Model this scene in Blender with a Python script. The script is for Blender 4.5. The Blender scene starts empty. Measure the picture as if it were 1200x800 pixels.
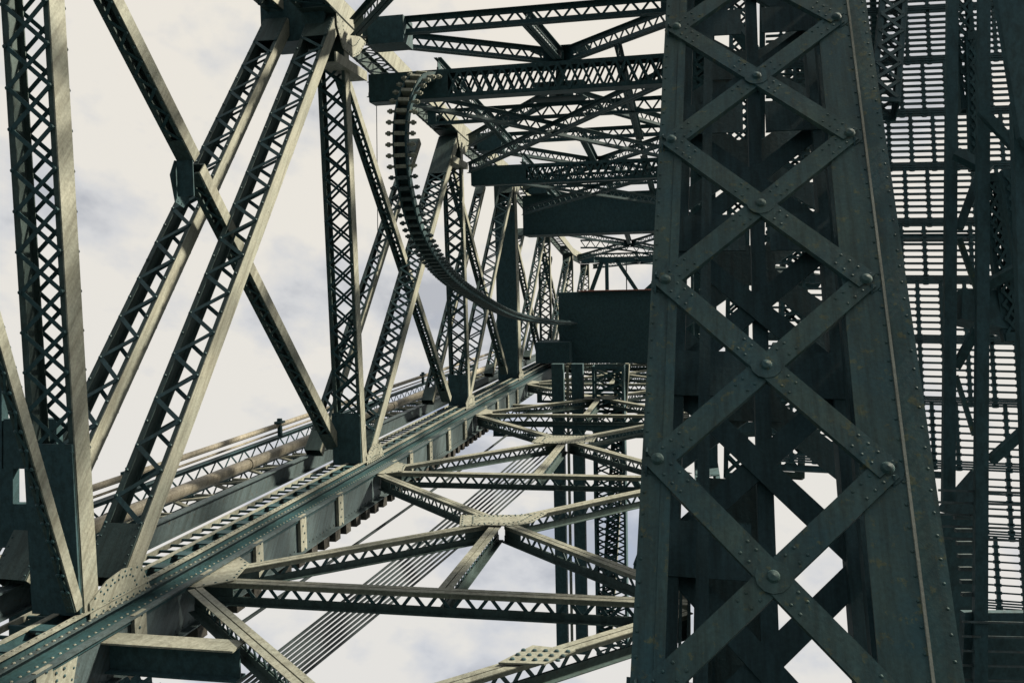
import bpy, math, random
from mathutils import Vector as V, Matrix as M
random.seed(7)
S = bpy.context.scene
COL = S.collection
# ------------------------------------------------------------------ camera
H0 = 11.0                                   # eye height above the water
F = 1040.006                                # focal length for a 1200 px wide frame
CR = M([[0.98038, 0.00942, 0.1969], [0.16814, -0.56134, -0.81033], [0.1029, 0.82753, -0.55191]])
cam = bpy.data.cameras.new('camera'); cam.sensor_width = 36; cam.lens = 36*F/1200
cam.clip_end = 9000; cam.clip_start = .05
co = bpy.data.objects.new('camera', cam); COL.objects.link(co)
co.matrix_world = M.Translation((0, 0, H0)) @ CR.to_4x4()
S.camera = co
# frames: W is plain world with its origin at the eye, LEAF the raised bridge leaf (x across, y along, z off its deck)
W = M.Translation((0, 0, H0))
LEAF = W @ M(((1, 0, 0, 0), (0, .791678, -.610939, 0), (0, .610939, .791678, 0), (0, 0, 0, 1)))
LW = LEAF.to_3x3()
# ------------------------------------------------------------------ light
sdir = V((.66, .0, .75)).normalized()
elev = math.asin(sdir.z); az = math.atan2(sdir.x, sdir.y)
wd = bpy.data.worlds.new('World'); S.world = wd; wd.use_nodes = True
nt = wd.node_tree; nt.nodes.clear()
def N(t, k, **kw):
    n = t.nodes.new(k)
    for a, b in kw.items(): setattr(n, a, b)
    return n
out = N(nt, 'ShaderNodeOutputWorld'); bg = N(nt, 'ShaderNodeBackground'); bg.inputs[1].default_value = .08
sky = N(nt, 'ShaderNodeTexSky', sky_type='NISHITA', sun_disc=False, sun_elevation=elev, sun_rotation=az, dust_density=2.5)
tc = N(nt, 'ShaderNodeTexCoord')
mp = N(nt, 'ShaderNodeMapping'); mp.inputs[3].default_value = (1.6, 1.6, 2.6); mp.inputs[1].default_value = (3.1, .4, 1.2)
n1 = N(nt, 'ShaderNodeTexNoise'); n1.inputs['Scale'].default_value = 1.5; n1.inputs['Detail'].default_value = 7; n1.inputs['Roughness'].default_value = .52
n1.inputs['Distortion'].default_value = .4
n2 = N(nt, 'ShaderNodeTexNoise'); n2.inputs['Scale'].default_value = 4.2; n2.inputs['Detail'].default_value = 6; n2.inputs['Roughness'].default_value = .55
r1 = N(nt, 'ShaderNodeValToRGB'); r1.color_ramp.elements[0].position = .22; r1.color_ramp.elements[1].position = .42
r1.color_ramp.elements[0].color = (0, 0, 0, 1); r1.color_ramp.elements[1].color = (1, 1, 1, 1)
r2 = N(nt, 'ShaderNodeValToRGB'); e = r2.color_ramp.elements
e[0].position = .415; e[0].color = (2.45, 2.52, 2.68, 1); e[1].position = .53; e[1].color = (4.15, 3.95, 3.60, 1)
e2 = e.new(.47); e2.color = (3.38, 3.38, 3.40, 1)
mx = N(nt, 'ShaderNodeMix', data_type='RGBA')
nt.links.new(tc.outputs['Generated'], mp.inputs[0])
nt.links.new(mp.outputs[0], n1.inputs['Vector']); nt.links.new(mp.outputs[0], n2.inputs['Vector'])
nt.links.new(n1.outputs[0], r1.inputs[0])
ad = N(nt, 'ShaderNodeMath', operation='ADD'); hv = N(nt, 'ShaderNodeMath', operation='MULTIPLY_ADD'); hv.inputs[1].default_value = .5; hv.inputs[2].default_value = 0
hv2 = N(nt, 'ShaderNodeMath', operation='MULTIPLY_ADD'); hv2.inputs[1].default_value = .5
nt.links.new(n1.outputs[0], hv.inputs[0]); nt.links.new(n2.outputs[0], hv2.inputs[0]); nt.links.new(hv.outputs[0], hv2.inputs[2])
nt.links.new(hv2.outputs[0], r2.inputs[0])
nt.links.new(r1.outputs[0], mx.inputs[0]); nt.links.new(sky.outputs[0], mx.inputs[6]); nt.links.new(r2.outputs[0], mx.inputs[7])
sp = N(nt, 'ShaderNodeSeparateXYZ'); mr = N(nt, 'ShaderNodeMapRange'); mr.inputs[1].default_value = .1; mr.inputs[2].default_value = .85
gt = N(nt, 'ShaderNodeMix', data_type='RGBA'); gt.inputs[6].default_value = (.90, .935, 1.0, 1); gt.inputs[7].default_value = (1, .995, .98, 1)
gm = N(nt, 'ShaderNodeMix', data_type='RGBA', blend_type='MULTIPLY'); gm.inputs[0].default_value = 1
nt.links.new(tc.outputs['Generated'], sp.inputs[0]); nt.links.new(sp.outputs[2], mr.inputs[0]); nt.links.new(mr.outputs[0], gt.inputs[0])
nt.links.new(mx.outputs[2], gm.inputs[6]); nt.links.new(gt.outputs[2], gm.inputs[7]); nt.links.new(gm.outputs[2], bg.inputs[0]); nt.links.new(bg.outputs[0], out.inputs[0])
sl = bpy.data.lights.new('sun', 'SUN'); sl.energy = 5.0; sl.angle = math.radians(5.0); sl.color = (1, .89, .71)
so = bpy.data.objects.new('sun', sl); COL.objects.link(so)
so.matrix_world = M.Translation((0, 0, 60)) @ sdir.to_track_quat('Z', 'Y').to_matrix().to_4x4()
S.view_settings.view_transform = 'Standard'; S.view_settings.look = 'None'
S.view_settings.exposure = 1.35; S.view_settings.gamma = 1; S.view_settings.use_curve_mapping = False
S.render.resolution_x = 1024; S.render.resolution_y = 682
# ------------------------------------------------------------------ materials
def steel(name, base, dirt, rust, rough=.6, rustamt=.62, scale=1.0, metal=0, pit=.7):
    m = bpy.data.materials.new(name); m.use_nodes = True; t = m.node_tree; b = t.nodes['Principled BSDF']
    g = N(t, 'ShaderNodeNewGeometry')
    a = N(t, 'ShaderNodeTexNoise'); a.inputs['Scale'].default_value = 1.3*scale; a.inputs['Detail'].default_value = 8; a.inputs['Roughness'].default_value = .65
    s = N(t, 'ShaderNodeTexNoise'); s.inputs['Scale'].default_value = 9*scale; s.inputs['Detail'].default_value = 5; s.inputs['Roughness'].default_value = .7
    f = N(t, 'ShaderNodeTexNoise'); f.inputs['Scale'].default_value = 30*scale; f.inputs['Detail'].default_value = 4
    for n in (a, s, f): t.links.new(g.outputs['Position'], n.inputs['Vector'])
    ra = N(t, 'ShaderNodeValToRGB'); ra.color_ramp.elements[0].position = .35; ra.color_ramp.elements[1].position = .68
    ra.color_ramp.elements[0].color = (*base, 1); ra.color_ramp.elements[1].color = (*dirt, 1)
    t.links.new(a.outputs[0], ra.inputs[0])
    rb = N(t, 'ShaderNodeValToRGB'); rb.color_ramp.elements[0].position = rustamt; rb.color_ramp.elements[1].position = rustamt+.08
    t.links.new(s.outputs[0], rb.inputs[0])
    mm = N(t, 'ShaderNodeMix', data_type='RGBA'); mm.inputs[7].default_value = (*rust, 1)
    t.links.new(rb.outputs[0], mm.inputs[0]); t.links.new(ra.outputs[0], mm.inputs[6])
    rc = N(t, 'ShaderNodeValToRGB'); rc.color_ramp.elements[0].position = .3; rc.color_ramp.elements[1].position = .7
    rc.color_ramp.elements[0].color = (.72, .72, .72, 1); rc.color_ramp.elements[1].color = (1.18, 1.18, 1.18, 1)
    t.links.new(f.outputs[0], rc.inputs[0])
    m2 = N(t, 'ShaderNodeMix', data_type='RGBA', blend_type='MULTIPLY'); m2.inputs[0].default_value = pit
    t.links.new(mm.outputs[2], m2.inputs[6]); t.links.new(rc.outputs[0], m2.inputs[7])
    sm = N(t, 'ShaderNodeMapping'); sm.inputs[3].default_value = (9, 9, .7); sn = N(t, 'ShaderNodeTexNoise'); sn.inputs['Scale'].default_value = 1.2; sn.inputs['Detail'].default_value = 6; sn.inputs['Roughness'].default_value = .7
    t.links.new(g.outputs['Position'], sm.inputs[0]); t.links.new(sm.outputs[0], sn.inputs['Vector'])
    rs_ = N(t, 'ShaderNodeValToRGB'); rs_.color_ramp.elements[0].position = .38; rs_.color_ramp.elements[1].position = .58
    rs_.color_ramp.elements[0].color = (.60, .58, .55, 1); rs_.color_ramp.elements[1].color = (1.05, 1.05, 1.05, 1)
    t.links.new(sn.outputs[0], rs_.inputs[0])
    m3 = N(t, 'ShaderNodeMix', data_type='RGBA', blend_type='MULTIPLY'); m3.inputs[0].default_value = .8
    t.links.new(m2.outputs[2], m3.inputs[6]); t.links.new(rs_.outputs[0], m3.inputs[7]); t.links.new(m3.outputs[2], b.inputs['Base Color'])
    bp = N(t, 'ShaderNodeBump'); bp.inputs['Strength'].default_value = .35; bp.inputs['Distance'].default_value = .01
    t.links.new(s.outputs[0], bp.inputs['Height']); t.links.new(bp.outputs[0], b.inputs['Normal'])
    b.inputs['Roughness'].default_value = rough; b.inputs['Metallic'].default_value = metal
    b.inputs['Specular IOR Level'].default_value = .25
    return m
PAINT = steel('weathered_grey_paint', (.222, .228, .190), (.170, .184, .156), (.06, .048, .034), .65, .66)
LACE = steel('dark_green_paint', (.017, .052, .062), (.023, .056, .062), (.028, .032, .024), .6, .66)
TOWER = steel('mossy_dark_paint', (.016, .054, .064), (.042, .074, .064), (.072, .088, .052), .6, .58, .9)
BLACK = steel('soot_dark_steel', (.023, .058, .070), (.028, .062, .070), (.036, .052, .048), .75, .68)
RUST = steel('rusty_red_steel', (.17, .055, .04), (.12, .05, .04), (.05, .04, .035), .8, .56)
PIPE = steel('pale_pipe_paint', (.25, .23, .18), (.20, .19, .155), (.10, .085, .06), .5, .68)
SLATE = steel('blue_grey_paint', (.052, .078, .086), (.042, .062, .068), (.05, .05, .045), .6, .6)
CABLE = steel('dark_wire_rope', (.012, .022, .026), (.016, .026, .03), (.02, .02, .02), .6, .7)
WOOD = steel('old_timber', (.05, .048, .042), (.035, .036, .034), (.02, .02, .018), .9, .5)
SHADED = steel('shaded_green_paint', (.040, .066, .064), (.030, .054, .054), (.035, .032, .026), .65, .64)  # darker copy of PAINT; shade of inner, near and lower faces put into colour
DARK = {PAINT.name: SHADED}
WATER = bpy.data.materials.new('river_water'); WATER.use_nodes = True
_t = WATER.node_tree; _b = _t.nodes['Principled BSDF']; _b.inputs['Base Color'].default_value = (.02, .035, .04, 1); _b.inputs['Roughness'].default_value = .12
_n = N(_t, 'ShaderNodeTexNoise'); _n.inputs['Scale'].default_value = .8; _n.inputs['Detail'].default_value = 5; _g = N(_t, 'ShaderNodeNewGeometry')
_p = N(_t, 'ShaderNodeBump'); _p.inputs['Strength'].default_value = .5; _t.links.new(_g.outputs['Position'], _n.inputs['Vector'])
_t.links.new(_n.outputs[0], _p.inputs['Height']); _t.links.new(_p.outputs[0], _b.inputs['Normal'])
# ------------------------------------------------------------------ mesh helpers
class MB:
    def __init__(s): s.v = []; s.f = []; s.mi = {}
    def alt(s, n): 
        for i in range(n, len(s.f)): s.mi[i] = 1
    def box(s, c, h, R=None):                       # centre, half sizes, optional 3x3
        n = len(s.v); c = V(c)
        for dx, dy, dz in ((-1,-1,-1),(1,-1,-1),(1,1,-1),(-1,1,-1),(-1,-1,1),(1,-1,1),(1,1,1),(-1,1,1)):
            p = V((dx*h[0], dy*h[1], dz*h[2])); s.v.append(c + (R @ p if R else p))
        for q in ((0,3,2,1),(4,5,6,7),(0,1,5,4),(1,2,6,5),(2,3,7,6),(3,0,4,7)): s.f.append([n+i for i in q])
        return s
    def bar(s, a, b, w, t, wdir):                   # flat bar a-b; w along wdir, t across
        a = V(a); b = V(b); z = (b-a); L = z.length; z.normalize(); x = V(wdir); x = (x-x.dot(z)*z).normalized(); y = z.cross(x)
        return s.box((a+b)/2, (w/2, t/2, L/2), M((x, y, z)).transposed())
    def prism(s, poly, mat, t):                     # 2D outline in mat's x,y with thickness t along mat's z
        n = len(s.v); k = len(poly)
        for z in (-t/2, t/2):
            for p in poly: s.v.append(mat @ V((p[0], p[1], z)))
        s.f.append([n+i for i in range(k)][::-1]); s.f.append([n+k+i for i in range(k)])
        for i in range(k): j = (i+1) % k; s.f.append([n+i, n+j, n+k+j, n+k+i])
        return s
    def tube(s, pts, r, k=8, cap=True):
        n = len(s.v); pts = [V(p) for p in pts]; m = len(pts)
        for i, p in enumerate(pts):
            d = (pts[min(i+1, m-1)]-pts[max(i-1, 0)]).normalized()
            x = d.orthogonal() if i == 0 else (x-x.dot(d)*d); x.normalize(); y = d.cross(x)
            for j in range(k): a = 2*math.pi*j/k; s.v.append(p+(x*math.cos(a)+y*math.sin(a))*r)
        for i in range(m-1):
            for j in range(k): q = (j+1) % k; s.f.append([n+i*k+j, n+i*k+q, n+(i+1)*k+q, n+(i+1)*k+j])
        if cap: s.f.append([n+j for j in range(k)][::-1]); s.f.append([n+(m-1)*k+j for j in range(k)])
        return s
    def dome(s, c, nrm, r, k=6):                    # a rivet head
        n = len(s.v); z = V(nrm).normalized(); x = z.orthogonal().normalized(); y = z.cross(x); c = V(c)
        for rr, h in ((1, 0), (.72, .5)):
            for j in range(k): a = 2*math.pi*j/k; s.v.append(c+(x*math.cos(a)+y*math.sin(a))*r*rr+z*h*r)
        s.v.append(c+z*r*.72)
        for j in range(k):
            q = (j+1) % k; s.f.append([n+j, n+q, n+k+q, n+k+j]); s.f.append([n+k+j, n+k+q, n+2*k])
        return s
    def mesh(s, name, mat):
        me = bpy.data.meshes.new(name); me.from_pydata([tuple(v) for v in s.v], [], s.f); me.materials.append(mat)
        if s.mi:
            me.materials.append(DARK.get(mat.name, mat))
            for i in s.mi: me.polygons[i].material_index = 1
        me.update(); return me
    def make(s, name, mat, parent, ml=None, stuff=False, label=None):
        return link(name, s.mesh(name, mat), parent, ml, stuff, label)
def link(name, me, parent, ml=None, stuff=False, label=None):
    o = bpy.data.objects.new(name, me); COL.objects.link(o)
    if parent is not None: o.parent = parent
    if ml is not None: o.matrix_basis = ml
    if stuff: o['kind'] = 'stuff'
    if label: o['label'] = label
    return o
def thing(name, label, cat, frame, loc, group=None):
    o = bpy.data.objects.new(name, None); COL.objects.link(o); o.empty_display_size = .3
    o.matrix_basis = frame @ M.Translation(loc); o['label'] = label; o['category'] = cat
    if group: o['group'] = group
    o['_'] = 0; del o['_']
    OFF[o.name] = V(loc)
    return o
OFF = {}
def off(root): return M.Translation(-OFF[root.name])
def axes(P, Q, wdir):
    P = V(P); Q = V(Q); z = Q-P; L = z.length; z.normalize(); x = V(wdir); x = (x-x.dot(z)*z).normalized(); y = z.cross(x)
    m = M((x, y, z)).transposed().to_4x4(); m.translation = P
    return m, L
BARS = {}
def barmesh(L, w, t, mat, name='lacing_bar'):
    k = (round(L, 2), w, t, mat.name, name)
    if k not in BARS: BARS[k] = MB().box((0, 0, 0), (w/2, t/2, L/2)).mesh(name, mat)
    return BARS[k]
def zig(L, pitch, l0, l1):
    n = max(1, round((L-l0-l1)/pitch)); p = (L-l0-l1)/n
    return [l0+p*i for i in range(n+1)]
# two channels joined by lacing; w across (wdir), d deep; inner faces of the truss show the +w channel
def boxmember(root, name, P, Q, w, d, wdir=(1,0,0), lace='Z', pitch=None, l0=.5, l1=.5, near=True, bw=.065, mat=None, bmat=None, rivets=True, fl=.07, label=None, faces=(-1, 1)):
    mat = mat or PAINT; bmat = bmat or LACE
    mm, L = axes(P, Q, wdir); mb = MB(); th = .02
    mb.box((w/2, 0, L/2), (th/2, d/2, L/2)); mb.box((-w/2, 0, L/2), (th/2, d/2, L/2))
    for s in (-1, 1):
        for e_ in (-1, 1): mb.box((s*(w/2-fl/2-th/2-.001), e_*(d/2-.009), L/2), (fl/2, .008, L/2))
    for s in faces:
        for a, b in ((0, l0), (L-l1, L)):
            if b-a > .05: mb.box((0, s*(d/2+.011), (a+b)/2), (w/2-.004, .008, (b-a)/2))
    mb.alt(6); o = mb.make(name, mat, root, off(root) @ mm, label=label)  # in PAINT members all but the sunlit web get the shade-coloured copy
    pitch = pitch or w*.62
    zs = zig(L, pitch, l0, l1); hx = w/2-.035; rv = MB(); far = MB()
    dirs = (1,) if lace == 'Z' else (1, -1)
    for s in faces:
        for q, dr in enumerate(dirs):
            yy = s*(d/2+.009+.014*q)
            for i in range(len(zs)-1):
                sg = dr*(1 if i % 2 == 0 else -1)*(1 if s > 0 or lace == 'X' else -1)
                a = V((-sg*hx, yy, zs[i])); b = V((sg*hx, yy, zs[i+1]))
                if near:
                    am, l = axes(a, b, (0, 1, 0)); am = am @ M.Rotation(math.pi/2, 4, 'Z')
                    am = am @ M.Rotation(random.uniform(-.012, .012), 4, 'X') @ M.Rotation(random.uniform(-.012, .012), 4, 'Y'); am.translation = (a+b)/2
                    link('lacing_bar', barmesh(l+.05, bw, .012, bmat), o, am)
                else: far.bar(a, b, .012, bw, (0, 1, 0))
        if rivets and near:
            for i, z in enumerate(zs):
                for e_ in (-1, 1): rv.dome((e_*(w/2-.03), s*(d/2+(.030 if lace == 'X' else .016)), z), (0, s, 0), .030)
                if lace == 'Z': pass
            for a, b in ((0, l0), (L-l1, L)):
                if b-a > .15:
                    k = max(1, int((b-a)/.13))
                    for i in range(k):
                        for e_ in (-1, 1): rv.dome((e_*(w/2-.04), s*(d/2+.019), a+(i+.5)*(b-a)/k), (0, s, 0), .017)
    if far.v: far.make('lacing', bmat, o, stuff=True)
    if rv.v: rv.make('rivets', bmat, o, stuff=True)
    return o
# planar laced girder: double-angle flanges top and bottom, zigzag between; h deep along updir
def brace(root, name, P, Q, h=.3, up=(0,0,1), leg=.095, pitch=None, near=True, l0=.25, l1=.25, mat=None, bmat=None, label=None):
    mat = mat or PAINT; bmat = bmat or LACE
    mm, L = axes(P, Q, up); mb = MB(); t = .012      # local x = up
    for s in (1, -1):
        for e_ in (-1, 1):
            mb.box((s*h/2, e_*(leg/2+.010), L/2), (t/2, leg/2, L/2))
            mb.box((s*(h/2-leg/2-.007), e_*.016, L/2), (leg/2, .005, L/2))
    for a, b in ((0, l0), (L-l1, L)):
        if b-a > .05: mb.box((0, 0, (a+b)/2), (h/2-.02, .008, (b-a)/2))
    mb.alt(24); o = mb.make(name, mat, root, off(root) @ mm, label=label)  # lower flange and end plates of PAINT braces get the shade-coloured copy
    pitch = pitch or h*.6
    zs = zig(L, pitch, l0, l1); far = MB(); hx = h/2-.05
    for i in range(len(zs)-1):
        sg = 1 if i % 2 == 0 else -1
        a = V((-sg*hx, .0, zs[i])); b = V((sg*hx, .0, zs[i+1]))
        if near:
            am, l = axes(a, b, (0, 1, 0)); am = am @ M.Rotation(math.pi/2, 4, 'Z'); am.translation = (a+b)/2
            link('lacing_bar', barmesh(l+.06, .05, .012, bmat), o, am)
        else: far.bar(a, b, .012, .05, (0, 1, 0))
    if far.v: far.make('lacing', bmat, o, stuff=True)
    return o
def plate(root, name, pts, nrm, t, mat, rivets=0, rgrid=None, parent=None, label=None, rr=.018):
    # polygon pts (frame coordinates) extruded about its plane; rivets near the outline
    c = sum((V(p) for p in pts), V())/len(pts); z = V(nrm).normalized(); x = (V(pts[1])-V(pts[0])); x = (x-x.dot(z)*z).normalized(); y = z.cross(x)
    mm = M((x, y, z)).transposed().to_4x4(); mm.translation = c
    inv = mm.inverted(); poly = [(inv @ V(p)).xy for p in pts]
    o = MB().prism(poly, M.Identity(4), t).make(name, mat, root, off(root) @ mm, label=label)
    if rivets:
        rv = MB(); k = len(poly)
        for i in range(k):
            a = V(poly[i]); b = V(poly[(i+1) % k]); L = (b-a).length; n = max(1, int(L/rivets))
            for j in range(n):
                p = a+(b-a)*(j+.5)/n; p = p*(1-.045/max(.05, p.length))
                for q in ((1,) if rgrid is None else (1, rgrid)): rv.dome((p.x*q, p.y*q, t/2), (0, 0, 1), rr)
        rv.make('rivets', LACE if mat == PAINT else mat, o, stuff=True)
    return o
def solid(root, name, c, h, mat, R=None, label=None):
    return MB().box((0, 0, 0), h, R).make(name, mat, root, off(root) @ M.Translation(c), label=label)

# ------------------------------------------------------------------ river below
wmb = MB(); wmb.v = [V((-4000, -4000, 0)), V((4000, -4000, 0)), V((4000, 4000, 0)), V((-4000, 4000, 0))]; wmb.f = [[0, 1, 2, 3]]
wo = wmb.make('water', WATER, None); wo['kind'] = 'structure'

# ------------------------------------------------------------------ leaf geometry (metres, leaf frame)
XL = -7.62; XR = .05; ZB = -4.02; ZL = -4.27; XC = -3.5
YP = [0.6, 10.24, 19.99, 29.74, 39.49, 49.24, 59.0, 68.7]       # post stations
YT = [0.0, 9.8, 19.4, 29.8, 39.6, 49.24, 59.0, 68.7]
ZT = [8.4, 7.3, 6.35, 5.5, 5.05, 3.7, 2.45, 2.1]                # top chord height at each
YLAT = [2.6, 12.0, 19.99, 29.74, 39.49, 49.24, 59.0, 68.7]
def bend(mb_, *a): return mb_

# ---- left truss
lt = thing('bridge_truss', 'riveted grey-green truss side left of the tower, with laced posts and crossing diagonals', 'bridge truss', LEAF, (XL, 10.24, ZB))
w_, xc = .66, XL-.33
def chord(root, pts, w, d, mat, xmid, name):
    for i in range(len(pts)-1):
        a = V((xmid, *pts[i])); b = V((xmid, *pts[i+1]))
        boxmember(root, name, a, b, w, d, lace='Z', near=i < 4, l0=.9, l1=.9, rivets=i < 4, pitch=.42)
chord(lt, list(zip(YT, ZT)), w_+.1, .42, PAINT, xc, 'top_chord')
# bottom chord: two narrow cover strips with a dark slot, shallow web
cb = MB(); xk = XL-.18
for q in (-1, 1):
    cb.box((q*.16, 0, -.12), (.012, 38, .12))
cb.box((0, 0, -.1), (.14, 38, .01)); cb.box((.26, 0, -.22), (.27, 38, .008)); cb.box((.52, 0, -.235), (.012, 38, .03))
chordo = cb.make('bottom_chord', LACE, lt, off(lt) @ M.Translation((xk, 33, ZB)))
for q, ww in ((-1, .045), (1, .055)): MB().box((0, 0, 0), (ww, 38, .008)).make('cover_strip', PAINT, lt, off(lt) @ M.Translation((xk+q*(.15+ww/2), 33, ZB+.012)))
MB().box((0, 0, 0), (.04, 38, .008)).make('cover_strip', SLATE, lt, off(lt) @ M.Translation((xk+.24, 33, ZB-.10)))
rv = MB(); rnd = random.Random(4)
for i in range(230):
    y = -27+i*.13
    rv.dome((.172, y, .02), (0, 0, 1), .020); rv.dome((.235, y+.06, -.09), (0, 0, 1), .022); rv.dome((.04*(-1)**i, y, -.09), (0, 0, 1), .024); rv.dome((.36, y, -.212), (0, 0, 1), .020); rv.dome((.46, y+.04, -.212), (0, 0, 1), .020)
rv.make('rivets', PAINT, chordo, stuff=True)
bt = MB().box((0, 0, 0), (.12, .10, .012)).mesh('batten', LACE)
for i in range(60): link('batten', bt, lt, off(lt) @ M.Translation((xk, 6.2+i*.62, ZB+.004)))

# posts
for i in range(1, 8):
    y, zt = YP[i], ZT[i]-.25
    if i == 4:
        boxmember(lt, 'post', (xc-.2, 40.1, ZB), (xc-.2, 39.7, zt), .9, .62, lace='X', near=True, l0=7.8, l1=.8, rivets=False, pitch=.4)
        continue
    yb, yt = {1: (9.95, 9.82), 2: (19.8, 19.42), 3: (30.1, 29.8)}.get(i, (y, y))
    boxmember(lt, 'post', (xc, yb, ZB), (xc, yt, zt), w_, .28, lace='X', near=i < 5, l0=(2.1, 1.15, .9, .5, .5, .5, .5)[i-1], l1=.9, rivets=i < 4, pitch=.5 if i < 3 else .44, bw=.055)
# main diagonals (rise away from the camera), inner pair and outer pair
def yz(p, x): return V((x, *p))
boxmember(lt, 'diagonal', (xc, 10.75, ZB+.1), (xc, 19.05, 6.1), .62, .30, lace='Z', l0=.8, l1=.8, pitch=.42, bw=.07)
boxmember(lt, 'diagonal', (xc-1.28, 10.5, ZB+.1), (xc-.98, 18.75, 6.0), .56, .28, lace='Z', l0=.8, l1=.8, pitch=.42, bw=.07)
for i in (2, 3, 4, 5, 6):
    boxmember(lt, 'diagonal', (xc, YP[i]+.35, ZB+.1), (xc, YP[i+1]-.35, ZT[i+1]-.4), .62 if i < 4 else .4, .28 if i < 3 else .22, lace='X' if i == 2 else 'Z', near=i < 4, rivets=i < 3, l0=.6, l1=2.0 if i == 2 else .7, pitch=.45)
    boxmember(lt, 'diagonal', (xc-1.2, YP[i]+.35, ZB+.1), (xc-1.2, YP[i+1]-.35, ZT[i+1]-.4), .4, .22, lace='Z', near=i < 3, rivets=False, l0=.6, l1=.7, pitch=.36)
# counter diagonals
boxmember(lt, 'counter_diagonal', (XL-.75, 10.4, 5.98), (XL-.75, 13.95, 2.36), .30, .24, lace='Z', l0=.5, l1=.45, pitch=.24, bw=.05)
boxmember(lt, 'counter_diagonal', (XL-.75, 14.1, 2.2), (XL-.75, 19.75, -3.6), .30, .24, lace='Z', l0=.3, l1=.6, pitch=.24, bw=.05)
for i in (2, 3, 4, 5):
    boxmember(lt, 'counter_diagonal', (XL-.65, YP[i]+.3, ZT[i]-.6), (XL-.65, YP[i+1]-.3, ZB+.3), .30, .22, lace='Z', near=i < 3, rivets=i < 3, l0=.5, l1=.6, pitch=.26, bw=.05)
# the crossing of diagonal and counter diagonal
plate(lt, 'crossing_plate', [(XL-.93, 13.95+a_, 1.95+b_) for a_, b_ in ((-.30, .1), (-.15, .36), (.05, .36), (.26, .0), (.24, -.3), (.06, -.42), (-.18, -.35))], (1, 0, 0), .016, BLACK, rivets=.12)
solid(lt, 'crossing_plate', (XL-.75, 13.82, 2.0), (.15, .012, .3), BLACK)
MB().box((0, 0, 0), (.75, .5, .55)).make('node_diaphragm', BLACK, lt, off(lt) @ M.Translation((XL-.95, 19.2, 6.15)))
boxmember(lt, 'outer_chord', (XL-1.35, 9.8, 7.25), (XL-1.35, 19.2, 6.4), .4, .3, lace='Z', pitch=.4)

# diagonal toward the camera
boxmember(lt, 'diagonal', (XL-.08, 9.75, ZB+.1), (XL-.08, 7.5, 3.6), .13, .14, lace='Z', l0=.3, l1=.4, pitch=.25, fl=.03, bw=.03)
# gusset plates with rivets on the inner face
def gus(y, z, sc, up, nm='gusset_plate'):
    if up: pts = [(-.55, -.25), (-.28, -.62), (.24, -.66), (.62, -.5), (1.0, -.18), (.95, .12), (.1, .3), (-.6, .42)]
    else: pts = [(-.42, -.08), (1.05, -.08), (.85, .34), (.38, .42), (-.02, .36), (-.42, .16)]
    plate(lt, nm, [(XL+.025, y+a*sc, z+b*sc) for a, b in pts], (1, 0, 0), .02, PAINT, rivets=.13, rgrid=.62)
gus(19.5, 6.2, 1.15, True); gus(29.8, 5.35, 1.0, True); gus(39.4, 4.85, .9, True)
gus(10.25, ZB-.02, .88, False); gus(20.2, ZB, .8, False); gus(29.85, ZB, .9, False); gus(39.5, ZB, .8, False)
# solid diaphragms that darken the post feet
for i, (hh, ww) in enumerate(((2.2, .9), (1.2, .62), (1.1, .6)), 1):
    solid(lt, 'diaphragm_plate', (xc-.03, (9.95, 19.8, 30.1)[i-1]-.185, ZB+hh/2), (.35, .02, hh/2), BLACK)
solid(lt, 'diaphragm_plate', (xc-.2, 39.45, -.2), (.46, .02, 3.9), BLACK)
# side stiffeners and the stringer hanging under the chord, with stepped timber ends
st = thing('stringer_girder', 'riveted stringer girder with pale stiffener plates hanging below the left bottom chord', 'girder', LEAF, (XL+.3, 10, ZL-.5))
sg = MB(); sg.box((0, 25, 0), (.015, 32, .33)); sg.box((.075, 25, -.335), (.065, 32, .012)); sg.box((.06, 25, .325), (.05, 32, .012))
sgo = sg.make('web_plate', SLATE, st, off(st) @ M.Translation((XL+.3, 10, ZL-.26)))
rv = MB()
for i in range(150):
    for zz in (-.27, .27): rv.dome((.018, -6+i*.17, zz), (1, 0, 0), .02)
rv.make('rivets', SLATE, sgo, stuff=True)
SY = [6.9, 8.6, 10.4, 12.1, 13.75, 15.5, 17.35, 20.9, 22.2, 24.0, 26.0, 28.0, 31, 33, 35, 37]
for y in SY:
    o = solid(st, 'stiffener', (XL+.36, y, ZL-.26), (.03, .13, .345), PAINT)
    r2_ = MB()
    for k in range(5): r2_.dome((.032, .03*(-1)**k, -.3+.15*k), (1, 0, 0), .022)
    r2_.make('rivets', BLACK, o, stuff=True)
for i in range(46):
    y = 6.0+i*.58
    tm = thing('timber_block', 'dark timber tie block jutting under the stringer girder', 'timber block', LEAF, (XL+.1, y, ZL-.72), 'timber blocks in a row under the left stringer')
    MB().box((0, 0, 0), (.34, .13, .10)).make('tie', WOOD, tm, off(tm) @ M.Translation((XL+.1, y, ZL-.72)))

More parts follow.
